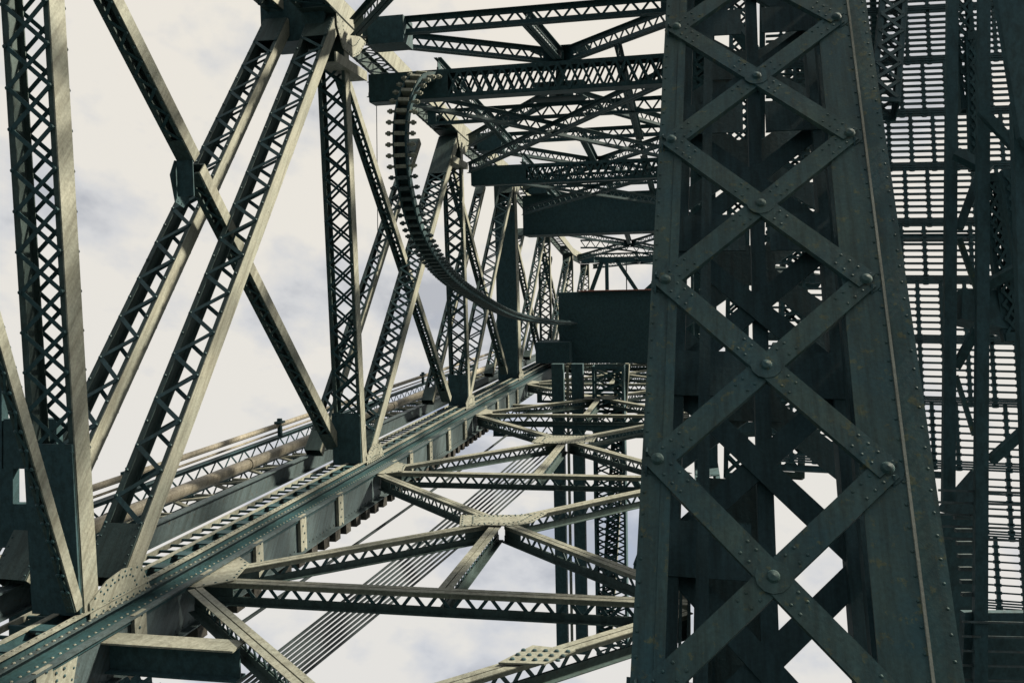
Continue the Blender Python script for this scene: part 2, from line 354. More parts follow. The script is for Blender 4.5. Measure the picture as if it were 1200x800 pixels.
# ---- right truss (mostly behind the tower)
rt = thing('bridge_truss', 'dark truss side glimpsed behind the cross braced tower', 'bridge truss', LEAF, (.3, 12, ZB))
xr = XR+.28
for i in range(2, 7):
    a, b = (YT[i], ZT[i]), (YT[i+1], ZT[i+1])
    boxmember(rt, 'top_chord', (xr, *a), (xr, *b), .5, .42, near=False, rivets=False, l0=.8, l1=.8, mat=BLACK)
    boxmember(rt, 'bottom_chord', (xr, YP[i], ZB-.25), (xr, YP[i+1], ZB-.25), .5, .5, near=False, rivets=False, l0=.8, l1=.8, mat=BLACK)
    boxmember(rt, 'post', (xr, YP[i], ZB), (xr, YP[i], ZT[i]-.2), .46, .3, lace='X', near=False, rivets=False, mat=BLACK)
    boxmember(rt, 'diagonal', (xr, YP[i]+.3, ZB), (xr, YP[i+1]-.3, ZT[i+1]-.4), .46, .28, near=False, rivets=False, mat=BLACK)
    boxmember(rt, 'counter_diagonal', (xr-.1, YP[i]+.3, ZT[i]-.5), (xr-.1, YP[i+1]-.3, ZB), .3, .22, near=False, rivets=False, mat=BLACK)
plate(rt, 'gusset_plate', [(XR-.09, 11.2, ZL+.3), (XR-.09, 12.5, ZL+.3), (XR-.09, 12.5, ZL-.42), (XR-.09, 11.2, ZL-.42)], (-1, 0, 0), .02, PAINT, rivets=.14, rgrid=.7)

# ---- bottom lateral bracing, one frame per bay
WORDS_B = ['nearest bottom bracing frame, cut by the lower edge, with a bolted splice plate',
           'large bottom cross bracing with pale gusset plate at its crossing above the long W-laced strut',
           'second bottom cross bracing beyond the large one, pale flanges over dark lacing',
           'third bottom cross bracing, small, below the dark counterweight',
           'fourth bottom cross bracing, right under the lower counterweight edge',
           'fifth bottom bracing frame, thin lines deep under the counterweight', 'sixth bottom bracing frame, seen as faint stacked lines']
YLAT += [78.5]
WORDS_B += ['tiniest bottom bracing frame at the very far end']
for i in range(0, 8):
    y0, y1 = YLAT[i], YLAT[i+1]; ym = (y0+y1)/2-.2; near = i < 3
    if i == 0: y0 = 3.2; ym = 8.2
    f = thing('lateral_bracing', WORDS_B[i], 'bracing frame', LEAF, (XC, ym, ZL), 'bottom lateral bracing frames')
    zt = ZL-.15; xl = XL+.35; xrr = XR-.12
    if i > 0: brace(f, 'strut', (xl, y0, zt-.02), (xrr, y0, zt-.02), .34, near=near, l0=.5, l1=.3, pitch=.19)
    lefty = y0+.25
    C1 = (XC, ym, zt)
    brace(f, 'brace', (xl+.15, y0+.45, zt), (XC-.15, ym-.15, zt), .32, near=near, l0=.5, l1=.5, pitch=.17)
    brace(f, 'brace', (XC+.15, ym+.15, zt), (xrr, y1-.35, zt), .32, near=near, l0=.5, l1=.4, pitch=.17)
    brace(f, 'brace', (xl+.15, y1-.45, zt+.004), (XC-.15, ym+.15, zt+.004), .32, near=near, l0=.5, l1=.5, pitch=.17)
    brace(f, 'brace', (XC+.15, ym-.15, zt+.004), (xrr, y0+.35, zt+.004), .32, near=near, l0=.5, l1=.4, pitch=.17)
    if i > 2:
        brace(f, 'middle_strut', (xl, ym+1.6, zt-.5), (xrr, ym+1.6, zt-.5), .3, near=False, pitch=.2)
        brace(f, 'middle_strut', (xl, ym-2.2, zt-.8), (xrr, ym-2.2, zt-.8), .45, near=False, pitch=.26, mat=LACE)
    if i > 0: brace(f, 'tie_brace', (XC, ym-.1, zt-.01), (XC, y0+.1, zt-.01), .30, near=near, l0=.2, l1=.2, pitch=.17)
    zz = zt+.175
    plate(f, 'gusset_plate', [(XC-.85, ym-.62, zz), (XC-.45, ym-.72, zz), (XC+.45, ym-.6, zz), (XC+.85, ym-.35, zz), (XC+.85, ym+.55, zz), (XC+.35, ym+.62, zz), (XC-.5, ym+.6, zz), (XC-.85, ym+.35, zz)] if i != 1 else
          [(XC-.62, ym-.50, zz), (XC-.15, ym-.34, zz), (XC+.3, ym-.36, zz), (XC+.62, ym-.1, zz), (XC+.8, ym+.62, zz), (XC+.2, ym+.42, zz), (XC-.3, ym+.36, zz), (XC-.8, ym+.3, zz)], (0, 0, 1), .014, PAINT, rivets=.12 if near else 0, rgrid=.72, rr=.02)
    if i > 0: plate(f, 'node_plate', [(xl-.3, y0-.40, zz), (xl+.15, y0-.42, zz), (xl+.55, y0-.05, zz), (xl+.38, y0+.75, zz), (xl-.05, y0+1.15, zz), (xl-.3, y0+1.2, zz)], (0, 0, 1), .014, PAINT, rivets=.16 if near else 0, rr=.02)
    if i == 0:
        for cx_, cy_ in ((-1.75, 9.95),):
            o = plate(f, 'splice_plate', [(cx_-.42, cy_-.34, zz+.02), (cx_+.10, cy_-.30, zz+.02), (cx_+.40, cy_+.14, zz+.02), (cx_-.12, cy_+.20, zz+.02)], (0, 0, 1), .02, PAINT)
            r2_ = MB()
            for a_ in range(5):
                for b_ in range(3): r2_.dome((-.28+a_*.13+b_*.05, -.14+b_*.13, .01), (0, 0, 1), .033, 8)
            r2_.make('bolts', BLACK, o, stuff=True)

# ---- outrigger girder under the near diagonal, lower left
og = thing('bracket_girder', 'short pale-topped plate girder with dark web, low left under the chord', 'girder', LEAF, (-6.5, 10, ZL))
solid(og, 'top_flange', (-6.45, 9.85, ZL-.06), (.95, .17, .012), PAINT)
solid(og, 'web_plate', (-6.45, 9.85, ZL-.26), (.95, .014, .19), BLACK)
solid(og, 'bottom_flange', (-6.45, 9.85, ZL-.46), (.95, .12, .012), BLACK)
gw = thing('gear_wheel', 'dark toothed gear wheel with rusty red hub, half cut off at the lower left edge', 'gear', LEAF, (-6.75, 9.6, ZL-.95))
def gear(R_, n, t):
    pts = []
    for i in range(n):
        for dr, da in ((0, 0), (.0, .45), (.13, .58), (.13, .86)):
            a_ = 2*math.pi*(i+da)/n; pts.append((math.cos(a_)*R_*(1+dr), math.sin(a_)*R_*(1+dr)))
    return MB().prism(pts, M.Rotation(math.pi/2, 4, 'X'), t)
gear(.44, 18, .10).make('toothed_rim', BLACK, gw, off(gw) @ M.Translation((-6.78, 9.65, ZL-.93)))
gear(.22, 11, .14).make('pinion', BLACK, gw, off(gw) @ M.Translation((-6.18, 9.68, ZL-.80)))
MB().tube([(0, -.14, 0), (0, .1, 0)], .09, 12).make('hub', RUST, gw, off(gw) @ M.Translation((-6.62, 9.6, ZL-.86)), label='rusty red hub')
plate(st, 'side_plate', [(XL+.335, 3.5, ZL+.06), (XL+.335, 3.5, ZL-1.15), (XL+.335, 8.9, ZL-.95), (XL+.335, 9.25, ZL+.06)], (1, 0, 0), .012, PAINT, rivets=.13, rgrid=.8, label='pale riveted side plate')
rv = MB()
for i in range(26):
    for j in range(2): rv.dome((.345, 5.6+i*.135, -.36+.09*j+(.2 if i > 14 else 0)), (1, 0, 0), .021)
rv.make('rivets', BLACK, st, off(st) @ M.Translation((XL, 0, ZL)), stuff=True)

# ---- top bracing
WORDS_T = ['nearest overhead bracing, its laced arm leaving the frame at the top',
           'big overhead bracing between the first two portals, W-laced arms meeting at a gusset',
           'second overhead bracing farther in, beneath pale sky gaps',
           'third overhead bracing just above the dark upper box girder',
           'overhead bracing seen through the opening between the dark boxes',
           'farthest overhead bracing beyond the opening']
for i in range(1, 7):
    f = thing('overhead_bracing', WORDS_T[i-1], 'bracing frame', LEAF, (XC, YT[i]+4, ZT[i]), 'overhead bracing frames')
    near = i < 4; xl, xrr = XL+.35, XR-.1
    za, zb = ZT[i]-.45, ZT[i+1]-.45
    if i == 2: CA = V((-3.2, 23.1, 5.95)); CB = V((-3.5, 24.8, 5.45))
    else: CA = V((XC, (YT[i]+YT[i+1])/2, (za+zb)/2)); CB = CA.copy()
    kw = dict(near=near, mat=LACE, leg=.10)
    brace(f, 'strut', (xl, YT[i]+.2, za+.1), (xrr, YT[i]+.2, za+.1), .36, l0=.8, l1=.5, pitch=.21, **kw)
    brace(f, 'brace', (xl, YT[i]+.4, za), CA+V((-.1, -.1, 0)), .36, l0=.6, l1=.4, pitch=.2, **kw)
    brace(f, 'brace', (xrr, YT[i]+.4, za), CA+V((.1, -.1, 0)), .36, l0=.6, l1=.4, pitch=.2, **kw)
    brace(f, 'brace', (xl, YT[i+1]-.3, zb), CB+V((-.1, .1, 0)), .36, l0=.6, l1=.4, pitch=.2, **kw)
    brace(f, 'brace', (xrr, YT[i+1]-.3, zb), CB+V((.1, .1, 0)), .36, l0=.6, l1=.4, pitch=.2, **kw)
    brace(f, 'tie_brace', (XC, YT[i]+.3, za+.1), CA, .3, l0=.2, l1=.2, pitch=.2, **kw)
    if i == 2: brace(f, 'tie_brace', CA, CB, .3, l0=.2, l1=.2, **kw)
    for cc in (CA, CB):
        for dz in (-.2, .2):
            q = V((0, 0, dz)); plate(f, 'gusset_plate', [cc+q+V(p) for p in ((-.7, -.4, 0), (.7, -.4, 0), (.8, 0, 0), (.6, .5, 0), (-.6, .5, 0), (-.8, 0, 0))], (0, 0, 1), .014, LACE)
        if i != 2: break
    if 1 < i < 4:
        zl_ = (za+zb)/2-1.05; ya_, yb_ = YT[i]+.5, YT[i+1]-.4; kw2 = dict(near=False, mat=LACE, leg=.08)
        brace(f, 'sway_brace', (xl, ya_, zl_+.3), (xrr, yb_, zl_-.3), .34, pitch=.22, **kw2)
        brace(f, 'sway_brace', (xl, yb_, zl_-.3), (xrr, ya_, zl_+.3), .34, pitch=.22, **kw2)
        brace(f, 'sway_brace', (xl, (ya_+yb_)/2, zl_+.5), (xrr, (ya_+yb_)/2, zl_+.5), .4, pitch=.22, **kw2)
        for xx in (-5.6, -1.5): brace(f, 'stringer', (xx, ya_, zl_+.75), (xx, yb_, zl_+.2), .3, pitch=.22, **kw2)
    # node block at the left and portal beam
    solid(f, 'node_block', (XL+.98, YT[i]+.3, za-.02), (.42, .35, .30), BLACK)
    if i < 4:
        zp = ZT[i]-1.62; yp = YP[i]+.1
        boxmember(f, 'portal_beam', (XL+.36, yp, zp), (XR, yp, zp), .62, .42, wdir=(0, 0, 1), lace='X', near=near, rivets=False, mat=LACE, l0=1.9, l1=.6, pitch=.26, bw=.05)
        pass
        # side bracket running along the truss to the portal beam
        mb = MB(); mb.box((0, 0, 0), (.02, .95, .11)); mb.box((-.25, 0, -.1), (.24, .9, .01))
        mb.make('side_bracket', PAINT, f, off(f) @ M.Translation((XL+.1, YP[i]-1.3+.8, zp+.42)))

boxmember(rt, 'bottom_chord', (xr, 11.0, ZB-.25), (xr, 19.9, ZB-.25), .5, .5, near=False, rivets=False, l0=.8, l1=.8, mat=BLACK)
# ---- dark box girders / counterweights
b1 = thing('box_girder', 'dark flat box girder spanning high between the trusses', 'box girder', LEAF, (-3.7, 41, 2.5))
MB().box((0, 0, 0), (3.72, .9, .87)).make('body', BLACK, b1, off(b1) @ M.Translation((-3.72, 41, 3.36)))
for s in (-1, 1): solid(b1, 'flange', (-3.72, 41, 3.36+s*.885), (3.76, .97, .012), BLACK)
b2 = thing('counterweight', 'large dark counterweight block with a rust red top edge', 'counterweight', LEAF, (-3.5, 48.6, -4.1))
MB().box((0, 0, 0), (3.5, 1.5, 1.9)).make('body', BLACK, b2, off(b2) @ M.Translation((-3.4, 48.6, -2.1)))
solid(b2, 'top_plate', (-2.9, 48.5, -.16), (2.95, 1.6, .03), RUST, label='rust red steel top plate')
for k in range(0): solid(b2, 'side_rib', (-6.2+k*1.45, 47.06, -2.1), (.04, .03, 1.75), BLACK)
MB().box((0, 0, 0), (.9, 1.2, .55)).make('shoulder', BLACK, b2, off(b2) @ M.Translation((-7.1, 47.2, -3.35)))
# far portal beyond the counterweight
fp = thing('end_portal', 'small braced portal seen through the gap above the rust topped counterweight', 'portal', LEAF, (-3.5, 62, -2))
for a, b, w in (((-6.9, -.9), (-5.9, 1.7), .28), ((-5.55, 1.7), (-5.55, -.9), .24), ((-4.9, 1.9), (-3.3, -.6), .26), ((-3.3, -.6), (-1.4, 1.1), .3), ((-7.1, 1.85), (-.2, 1.85), .3), ((-4.22, 1.8), (-4.22, -1), .06)):
    mb = MB().bar((a[0], 0, a[1]), (b[0], 0, b[1]), w, .2, (0, 1, 0) if False else V((b[1]-a[1], 0, a[0]-b[0])))
    mb.make('bar', LACE, fp, off(fp) @ M.Translation((0, 61, 0)))
arc = MB()
for q in range(2):
    pts = [(-6.6+k*.62, 55, 2.5+.45*q-.012*k*k) for k in range(11)]
    for k in range(10): arc.bar(pts[k], pts[k+1], .1, .2, (0, 0, 1))
for k in range(20):
    x0_ = -6.6+k*.31; arc.bar((x0_, 55, 2.5-.003*k*k+(.0 if k % 2 else .45)), (x0_+.31, 55, 2.5-.003*k*k+(.45 if k % 2 else .0)), .07, .05, (0, 1, 0))
arc.make('arched_girder', LACE, fp, off(fp))

# ---- toothed rack, hanging curve inside the truss
rk = thing('toothed_rack', 'curved toothed steel rack sweeping down from the overhead beam into the counterweight', 'rack', LEAF, (-6.2, 20, 4))
ctrl = [(-5.72, 20.0, 4.92), (-5.95, 19.4, 4.75), (-6.12, 18.95, 4.1), (-6.22, 18.95, 3.2), (-6.2, 19.2, 2.2), (-6.2, 20.2, 1.25), (-6.2, 22.4, .42), (-6.2, 25.8, -.2), (-6.2, 30, -.78), (-6.2, 34.3, -1.15), (-6.2, 40, -1.5), (-6.2, 47.1, -1.85)]
def cat(P, n):
    P = [V(p) for p in P]; P = [P[0]*2-P[1]]+P+[P[-1]*2-P[-2]]; o = []
    for i in range(1, len(P)-2):
        for k in range(n):
            t = k/n; a, b, c, d = P[i-1], P[i], P[i+1], P[i+2]
            o.append(.5*((2*b)+(c-a)*t+(2*a-5*b+4*c-d)*t*t+(3*b-a-3*c+d)*t**3))
    return o+[P[-2]]
cv = cat(ctrl, 24)
rs = [cv[0]]; acc = 0
for p, q in zip(cv, cv[1:]):
    while (q-rs[-1]).length >= .235 and (q-p).length > 0: rs.append(rs[-1]+(q-rs[-1]).normalized()*.235)
chain = MB(); X = V((1, 0, 0))
for k in range(len(rs)-1):
    d = (rs[k+1]-rs[k]).normalized(); nn = d.cross(X).normalized()
    for s in (-1, 1): chain.bar(rs[k]+X*s*.14, rs[k+1]+X*s*.14, .04, .20, X)
    chain.bar(rs[k]-nn*.10, rs[k+1]-nn*.10, .28, .03, X)
chain.v = [v-V((-6.2, 20, 4)) for v in chain.v]
chain.make('rack_rail', BLACK, rk, off(rk) @ M.Translation((-6.2, 20, 4)))
for k in range(1, len(rs)-1):
    d = (rs[k+1]-rs[k-1]).normalized(); nn = d.cross(X).normalized()
    mm = M((X, nn, d)).transposed().to_4x4(); mm.translation = rs[k]
    if k == 1:
        tb = MB(); tb.box((0, .02, 0), (.12, .10, .04)); tb.tube([(-.34, .02, 0), (.34, .02, 0)], .03, 6)
        tb.tube([(-.30, .02, 0), (-.24, .02, 0)], .055, 6); tb.tube([(.24, .02, 0), (.30, .02, 0)], .055, 6)
        TM = tb.mesh('tooth', SLATE)
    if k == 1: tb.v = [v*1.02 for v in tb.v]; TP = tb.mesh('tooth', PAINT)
    if k < 180: link('tooth', TP if k < 13 else TM, rk, off(rk) @ mm)  # upper teeth use the pale paint, sunlight on them put into the colour

# ---- outside walkway, pipes and parallel framing left of the truss
wk = thing('walkway', 'open ladder-like service walkway along the outside of the left chord', 'walkway', LEAF, (-8.6, 10, -4.2))
for x in (-8.60, -8.12): MB().box((0, 0, 0), (.02, 28, .04)).make('side_rail', PAINT, wk, off(wk) @ M.Translation((x, 33, -4.16)))
RG = MB().box((0, 0, 0), (.22, .018, .02)).mesh('rung', LACE)
for i in range(150): link('rung', RG, wk, off(wk) @ M.Translation((-8.36, 6+i*.33, -4.16)))
pgd = thing('plate_girder', 'smooth blue-grey plate girder running behind the left truss', 'girder', LEAF, (-9.3, 20, -4))
MB().box((0, 0, 0), (.012, 30, .17)).make('web', SLATE, pgd, off(pgd) @ M.Translation((-9.3, 34, -4.16)))
for s in (-1, 1): MB().box((0, 0, 0), (.09, 30, .012)).make('flange', SLATE, pgd, off(pgd) @ M.Translation((-9.3, 34, -4.16+s*.18)))
fl = thing('floor_lattice', 'pale zigzag floor framing between the blue-grey girder and the round pipe', 'lattice', LEAF, (-9.8, 20, -4))
for i in range(60):
    y = 6+i*.8; a = V((-9.42, y, -4.22)); b = V((-10.4, y+.8, -4.22)) if i % 2 == 0 else None
    p, q = ((-9.42, y), (-10.5, y+.8)) if i % 2 == 0 else ((-10.5, y), (-9.42, y+.8))
    am, l = axes((p[0], p[1], -4.22), (q[0], q[1], -4.22), (0, 0, 1)); am = am @ M.Rotation(math.pi/2, 4, 'Z'); am.translation = V(((p[0]+q[0])/2, (p[1]+q[1])/2, -4.22))
    link('lattice_bar', barmesh(l, .10, .04, PAINT, 'lattice_bar'), fl, off(fl) @ am)
    if i % 2 == 0: link('cross_bar', barmesh(1.1, .10, .08, PAINT, 'cross_bar'), fl, off(fl) @ M.Translation((-9.95, y, -4.30)) @ M.Rotation(math.pi/2, 4, 'Y'))
pp = thing('service_pipe', 'thick pale round pipe running behind the left truss posts', 'pipe', LEAF, (-10.4, 20, -4))
MB().tube([(0, -14, 0), (0, 34, 0)], .13, 16).make('pipe_run', PIPE, pp, off(pp) @ M.Translation((-10.4, 20, -4.03)))
for k in range(8): MB().tube([(0, -.05, 0), (0, .05, 0)], .15, 14).make('collar', PIPE, pp, off(pp) @ M.Translation((-10.4, 9+k*5.2, -4.03)))
hr = thing('handrail', 'thin pale handrail pipe, farthest left, above a W-laced side girder', 'handrail', LEAF, (-12, 20, -4))
MB().tube([(0, -14, 0), (0, 34, 0)], .075, 10).make('top_rail', PIPE, hr, off(hr) @ M.Translation((-12, 20, -3.86)))
MB().tube([(0, -14, 0), (0, 34, 0)], .03, 8).make('lower_rail', PIPE, hr, off(hr) @ M.Translation((-12, 20, -4.05)))
for k in range(5):
    mb = MB().box((0, 0, -.12), (.05, .06, .16)); mb.box((0, 0, .14), (.1, .16, .03)); mb.box((0, 0, .2), (.06, .05, .05))
    mb.make('rail_clamp', BLACK, hr, off(hr) @ M.Translation((-11.93, 9.8+k*7.2, -3.9)))
sgd = thing('side_girder', 'dark W-laced side girder under the farthest handrail', 'girder', LEAF, (-12, 20, -4.4))
brace(sgd, 'laced_web', (-12.1, 8, -4.42), (-12.1, 50, -4.42), .42, near=True, pitch=.36, mat=LACE)
brace(sgd, 'laced_web', (-11.2, 8, -4.62), (-11.2, 50, -4.62), .4, near=False, pitch=.3, mat=LACE)
for k in range(24): 
    MB().box((0, 0, 0), (.8, .05, .05)).make('cross_beam', LACE, sgd, off(sgd) @ M.Translation((-11.25, 8.5+k*1.7, -4.72)))

# windowed dark frame at the extreme left
wf = thing('frame_panel', 'dark solid steel frame with two square openings at the left edge', 'steel frame', LEAF, (-9.6, 10.3, -4))
def px(x, y, ax, v):
    r = V(((x-600)/F, -(y-400)/F, -1)); r = LW.transposed() @ (CR @ r); return r*(v/r[ax])
for nm_, r_ in (('panel', (8, 490, 70, 548)), ('panel', (-12, 548, 19, 640)), ('panel', (44, 546, 66, 640)), ('panel', (16, 589, 66, 632)), ('panel', (14, 651, 78, 775)), ('panel', (52, 630, 76, 652)), ('panel', (14, 631, 36, 652)), ('panel', (-30, 430, 6, 560))):
    pts = [px(r_[0], r_[1], 1, 10.9), px(r_[2], r_[1], 1, 10.9), px(r_[2], r_[3], 1, 10.9), px(r_[0], r_[3], 1, 10.9)]
    plate(wf, nm_, pts, (0, -1, 0), .12 + .01*random.random(), BLACK)

# ---- frame columns below the leaf, behind the bottom bracing
cf = thing('column_frame', 'tall dark laced column frame hanging behind the bottom bracing', 'column', LEAF, (-4, 34, -14))
for x in (-5.05, -4.28): solid(cf, 'column', (x, 34, -8.6), (.22, .2, 5.7), BLACK)
solid(cf, 'guide_rod', (-4.68, 34, -8.6), (.05, .05, 5.6), PAINT)
boxmember(cf, 'laced_column', (-3.1, 34.3, -14.3), (-3.1, 34.3, -3), 1.2, .9, lace='X', near=False, rivets=False, pitch=.5, mat=BLACK, l0=.1, l1=.1)
boxmember(cf, 'laced_column', (-3.45, 34.9, -14.3), (-2.6, 34.9, -3), .5, .5, lace='X', near=False, rivets=False, pitch=.25, mat=PAINT, l0=.1, l1=.1)
for a, b in (((-2.2, -7.2), (-.4, -10.2)), ((-2.1, -10.6), (-.4, -6.0)), ((-2.2, -10.6), (-.3, -10.8)), ((-5, -5.2), (-.4, -5.6)), ((-3.5, -6.2), (-1.2, -4.3))):
    MB().bar((a[0], 33.6, a[1]), (b[0], 33.6, b[1]), .25, .2, V((b[1]-a[1], 0, a[0]-b[0]))).make('diagonal', BLACK, cf, off(cf))

# ---- cables
def cable(pa, pb, r, lab, grp=None):
    a = V(pa); b = V(pb); t = thing('cable', lab, 'cable', LEAF, b, grp)
    n = 14; pts = [(a.lerp(b, k/n)-b)+V((0, 0, -.12*math.sin(math.pi*k/n))) for k in range(n+1)]
    MB().tube(pts, r, 6).make('strand', CABLE, t)
far0 = px(652, 518, 1, 31.5); near0 = px(262, 838, 1, 12)
for k in range(9):
    o1 = V((.085*k-.34, 0, -.085*k+.34)); o2 = V((.044*k-.17, 0, -.050*k+.19))
    cable(far0+o1, near0+o2, .030, 'dark steel cable in the slanting parallel bundle under the bottom bracing', 'parallel cables slanting under the bottom bracing')
cable(px(640, 474, 1, 34), px(250, 752, 1, 13), .035, 'single thin cable slanting left of the cable bundle')
cable(px(441, 100, 1, 24), px(443, 318, 1, 24), .012, 'hair-thin vertical wire hanging in the pale sky between the left posts')

# ------------------------------------------------------------------ fixed tower at the right (plain world frame)
def pw(x, y, ax, v):                                   # a measured point in the world frame, eye at the origin
    r = CR @ V(((x-600)/F, -(y-400)/F, -1)); return r*(v/r[ax])
tl = pw(787, 318, 1, 1); 
# distance of the tower's front plane
rA = CR @ V(((787-600)/F, -(318-400)/F, -1)); rB = CR @ V(((1025-600)/F, -(318-400)/F, -1))
YF = 2.0/((rB.x/rB.y)-(rA.x/rA.y))
def tz(y, x=900): r = CR @ V(((x-600)/F, -(y-400)/F, -1)); return r.z*YF/r.y
X0 = rA.x/rA.y*YF; X1 = rB.x/rB.y*YF; XM = (X0+X1)/2
tw_pivot = V((X0, YF, tz(120, 790)))
tw = thing('lattice_tower', 'massive dark riveted tower with flat X braces at right foreground', 'tower', W, (XM, YF, -3))
ZN = [(tz(150, 795)+tz(150, 1003))/2, (tz(318, 787)+tz(318, 1025))/2, (tz(530, 778)+tz(538, 1052))/2]
BAY = (ZN[0]-ZN[2])/2
nodes = [ZN[1]+BAY*k for k in range(-4, 8)]
zlo, zhi = nodes[0]-1, nodes[-1]+.5
def vbox(root, name, x, y, hx, hy, mat, a=None, b=None, label=None):
    a = zlo if a is None else a; b = zhi if b is None else b
    return MB().box((0, 0, 0), (hx, hy, (b-a)/2)).make(name, mat, root, off(root) @ M.Translation((x, y, (a+b)/2)), label=label)
DB = 1.55; TILT = 1.5
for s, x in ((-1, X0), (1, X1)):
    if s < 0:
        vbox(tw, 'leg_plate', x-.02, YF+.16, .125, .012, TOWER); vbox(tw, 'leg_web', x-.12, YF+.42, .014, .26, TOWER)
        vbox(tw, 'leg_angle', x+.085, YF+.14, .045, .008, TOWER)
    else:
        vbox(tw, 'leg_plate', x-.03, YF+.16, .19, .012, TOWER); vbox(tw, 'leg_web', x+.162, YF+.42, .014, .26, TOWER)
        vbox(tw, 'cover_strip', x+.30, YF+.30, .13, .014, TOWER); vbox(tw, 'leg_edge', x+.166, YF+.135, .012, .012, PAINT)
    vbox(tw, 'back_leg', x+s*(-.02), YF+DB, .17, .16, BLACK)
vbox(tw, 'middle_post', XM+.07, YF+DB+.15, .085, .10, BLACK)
rvt = MB(); bolt = MB().dome((0, 0, 0), (0, -1, 0), .062, 16).mesh('bolt', TOWER)
for k in range(len(nodes)-1):
    za, zb = nodes[k], nodes[k+1]
    for q, (p, r_) in enumerate((((X0, za), (X1, zb)), ((X0, zb), (X1, za)))):
        yy = YF+.125-.022*q
        d = V((r_[0]-p[0], 0, r_[1]-p[1])).normalized(); nrm = V((d.z, 0, -d.x))
        a = V((p[0], yy, p[1]))-d*.02; b = V((r_[0], yy, r_[1]))+d*.02
        mb = MB().bar(a, b, .235, .016, nrm); mb.bar(a+nrm*.11+V((0, .03, 0)), b+nrm*.11+V((0, .03, 0)), .012, .06, nrm)
        dd = (b-a).normalized(); LL = (b-a).length
        for t_ in (.16, .27, .38, LL/2-.24, LL/2-.34, LL/2+.24, LL/2+.34, LL-.38, LL-.27, LL-.16):
            for e_ in (-.06, .06): mb.dome(a+dd*(t_+e_*.3)+nrm*e_+V((0, -.008, 0)), (0, -1, 0), .017)
        c = (a+b)/2; mb.v = [v-c for v in mb.v]
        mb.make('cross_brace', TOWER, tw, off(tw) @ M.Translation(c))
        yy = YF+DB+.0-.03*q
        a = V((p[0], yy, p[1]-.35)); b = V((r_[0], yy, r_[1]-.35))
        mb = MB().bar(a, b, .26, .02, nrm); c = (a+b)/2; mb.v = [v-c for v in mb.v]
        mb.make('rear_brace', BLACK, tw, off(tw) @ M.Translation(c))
    # side bracing between front and back legs
    for x in (X0-.10, X1+.05):
        for u, v_ in ((za, zb), (zb, za)):
            mb = MB().bar((0, 0, u), (0, DB-.2, v_), .26, .018, (0, 1, 0) if False else V((0, -(v_-u), DB-.2)))
            mb.make('side_brace', BLACK, tw, off(tw) @ M.Translation((x, YF+.2, 0)))
    zc = (za+zb)/2
    for x, z in ((X0, za), (X1, za), (XM, zc)):
        link('bolt', bolt, tw, off(tw) @ M.Translation((x, YF+.092, z)))
        cpx = MB().prism([(math.cos(a_)*.15, math.sin(a_)*.15) for a_ in [math.pi*2*j/12 for j in range(12)]], M.Rotation(math.pi/2, 4, 'X'), .010)
        cpx.make('washer_plate', TOWER, tw, off(tw) @ M.Translation((x, YF+.142 if x != XM else YF+.092, z)))
    for j in range(10):
        z = za+(zb-za)*(j+.5)/10
        for x in (X0-.11, X1+.13, X1+.20+.18): rvt.dome((x-XM, .146 if x < X1+.2 else .284, z+3), (0, -1, 0), .016)
rvt.make('rivets', TOWER, tw, stuff=True)
for k in range(len(nodes)-1):
    zc = (nodes[k]+nodes[k+1])/2
    o8 = MB().prism([(-.5, -.3), (.5, -.3), (.5, .3), (-.5, .3)], M.Rotation(math.pi/2, 4, 'X'), .012)
    for x in ((X0+.40, X1-.3) if nodes[k] > tz(470) else (X0+.40,)): o8.make('rear_gusset', BLACK, tw, off(tw) @ M.Translation((x, YF+DB-.17, nodes[k]-.35)))
YB3 = YF+2.5
for k in range(len(nodes)-1):
    za, zb = nodes[k]+BAY*.5, nodes[k+1]+BAY*.5
    if za < tz(470): continue
    for p, r_ in (((X0-.1, za), (X1+.2, zb)), ((X0-.1, zb), (X1+.2, za))):
        a = V((p[0], YB3, p[1])); b = V((r_[0], YB3+.04, r_[1])); c = (a+b)/2
        nrm = V(((b-a).z, 0, -(b-a).x)).normalized()
        MB().bar(a-c, b-c, .34, .03, nrm).make('inner_brace', BLACK, tw, off(tw) @ M.Translation(c))
    o8 = MB().prism([(-.45, -.35), (.45, -.35), (.45, .35), (-.45, .35)], M.Rotation(math.pi/2, 4, 'X'), .012)
    o8.make('inner_gusset', BLACK, tw, off(tw) @ M.Translation((XM-.1, YB3-.03, (za+zb)/2)))
vbox(tw, 'service_duct', XM-.30, YF+2.15, .36, .03, BLACK, b=tz(445))
for q in range(6): vbox(tw, 'duct_rod', X0+.12+q*.085, YF+1.95, .016, .016, BLACK, b=tz(580))
solid(tw, 'base_plate', (XM-.55, YF+1.8, tz(800)-.35), (.75, .03, .75), BLACK)
vbox(tw, 'inner_post', X0+.42, YF+1.0, .06, .08, BLACK); vbox(tw, 'inner_post', X1-.06, YF+1.1, .05, .09, BLACK)
tw.matrix_basis = W @ M.Translation(tw_pivot) @ M.Rotation(math.radians(TILT), 4, 'Y') @ M.Translation(-tw_pivot) @ M.Translation(OFF[tw.name])

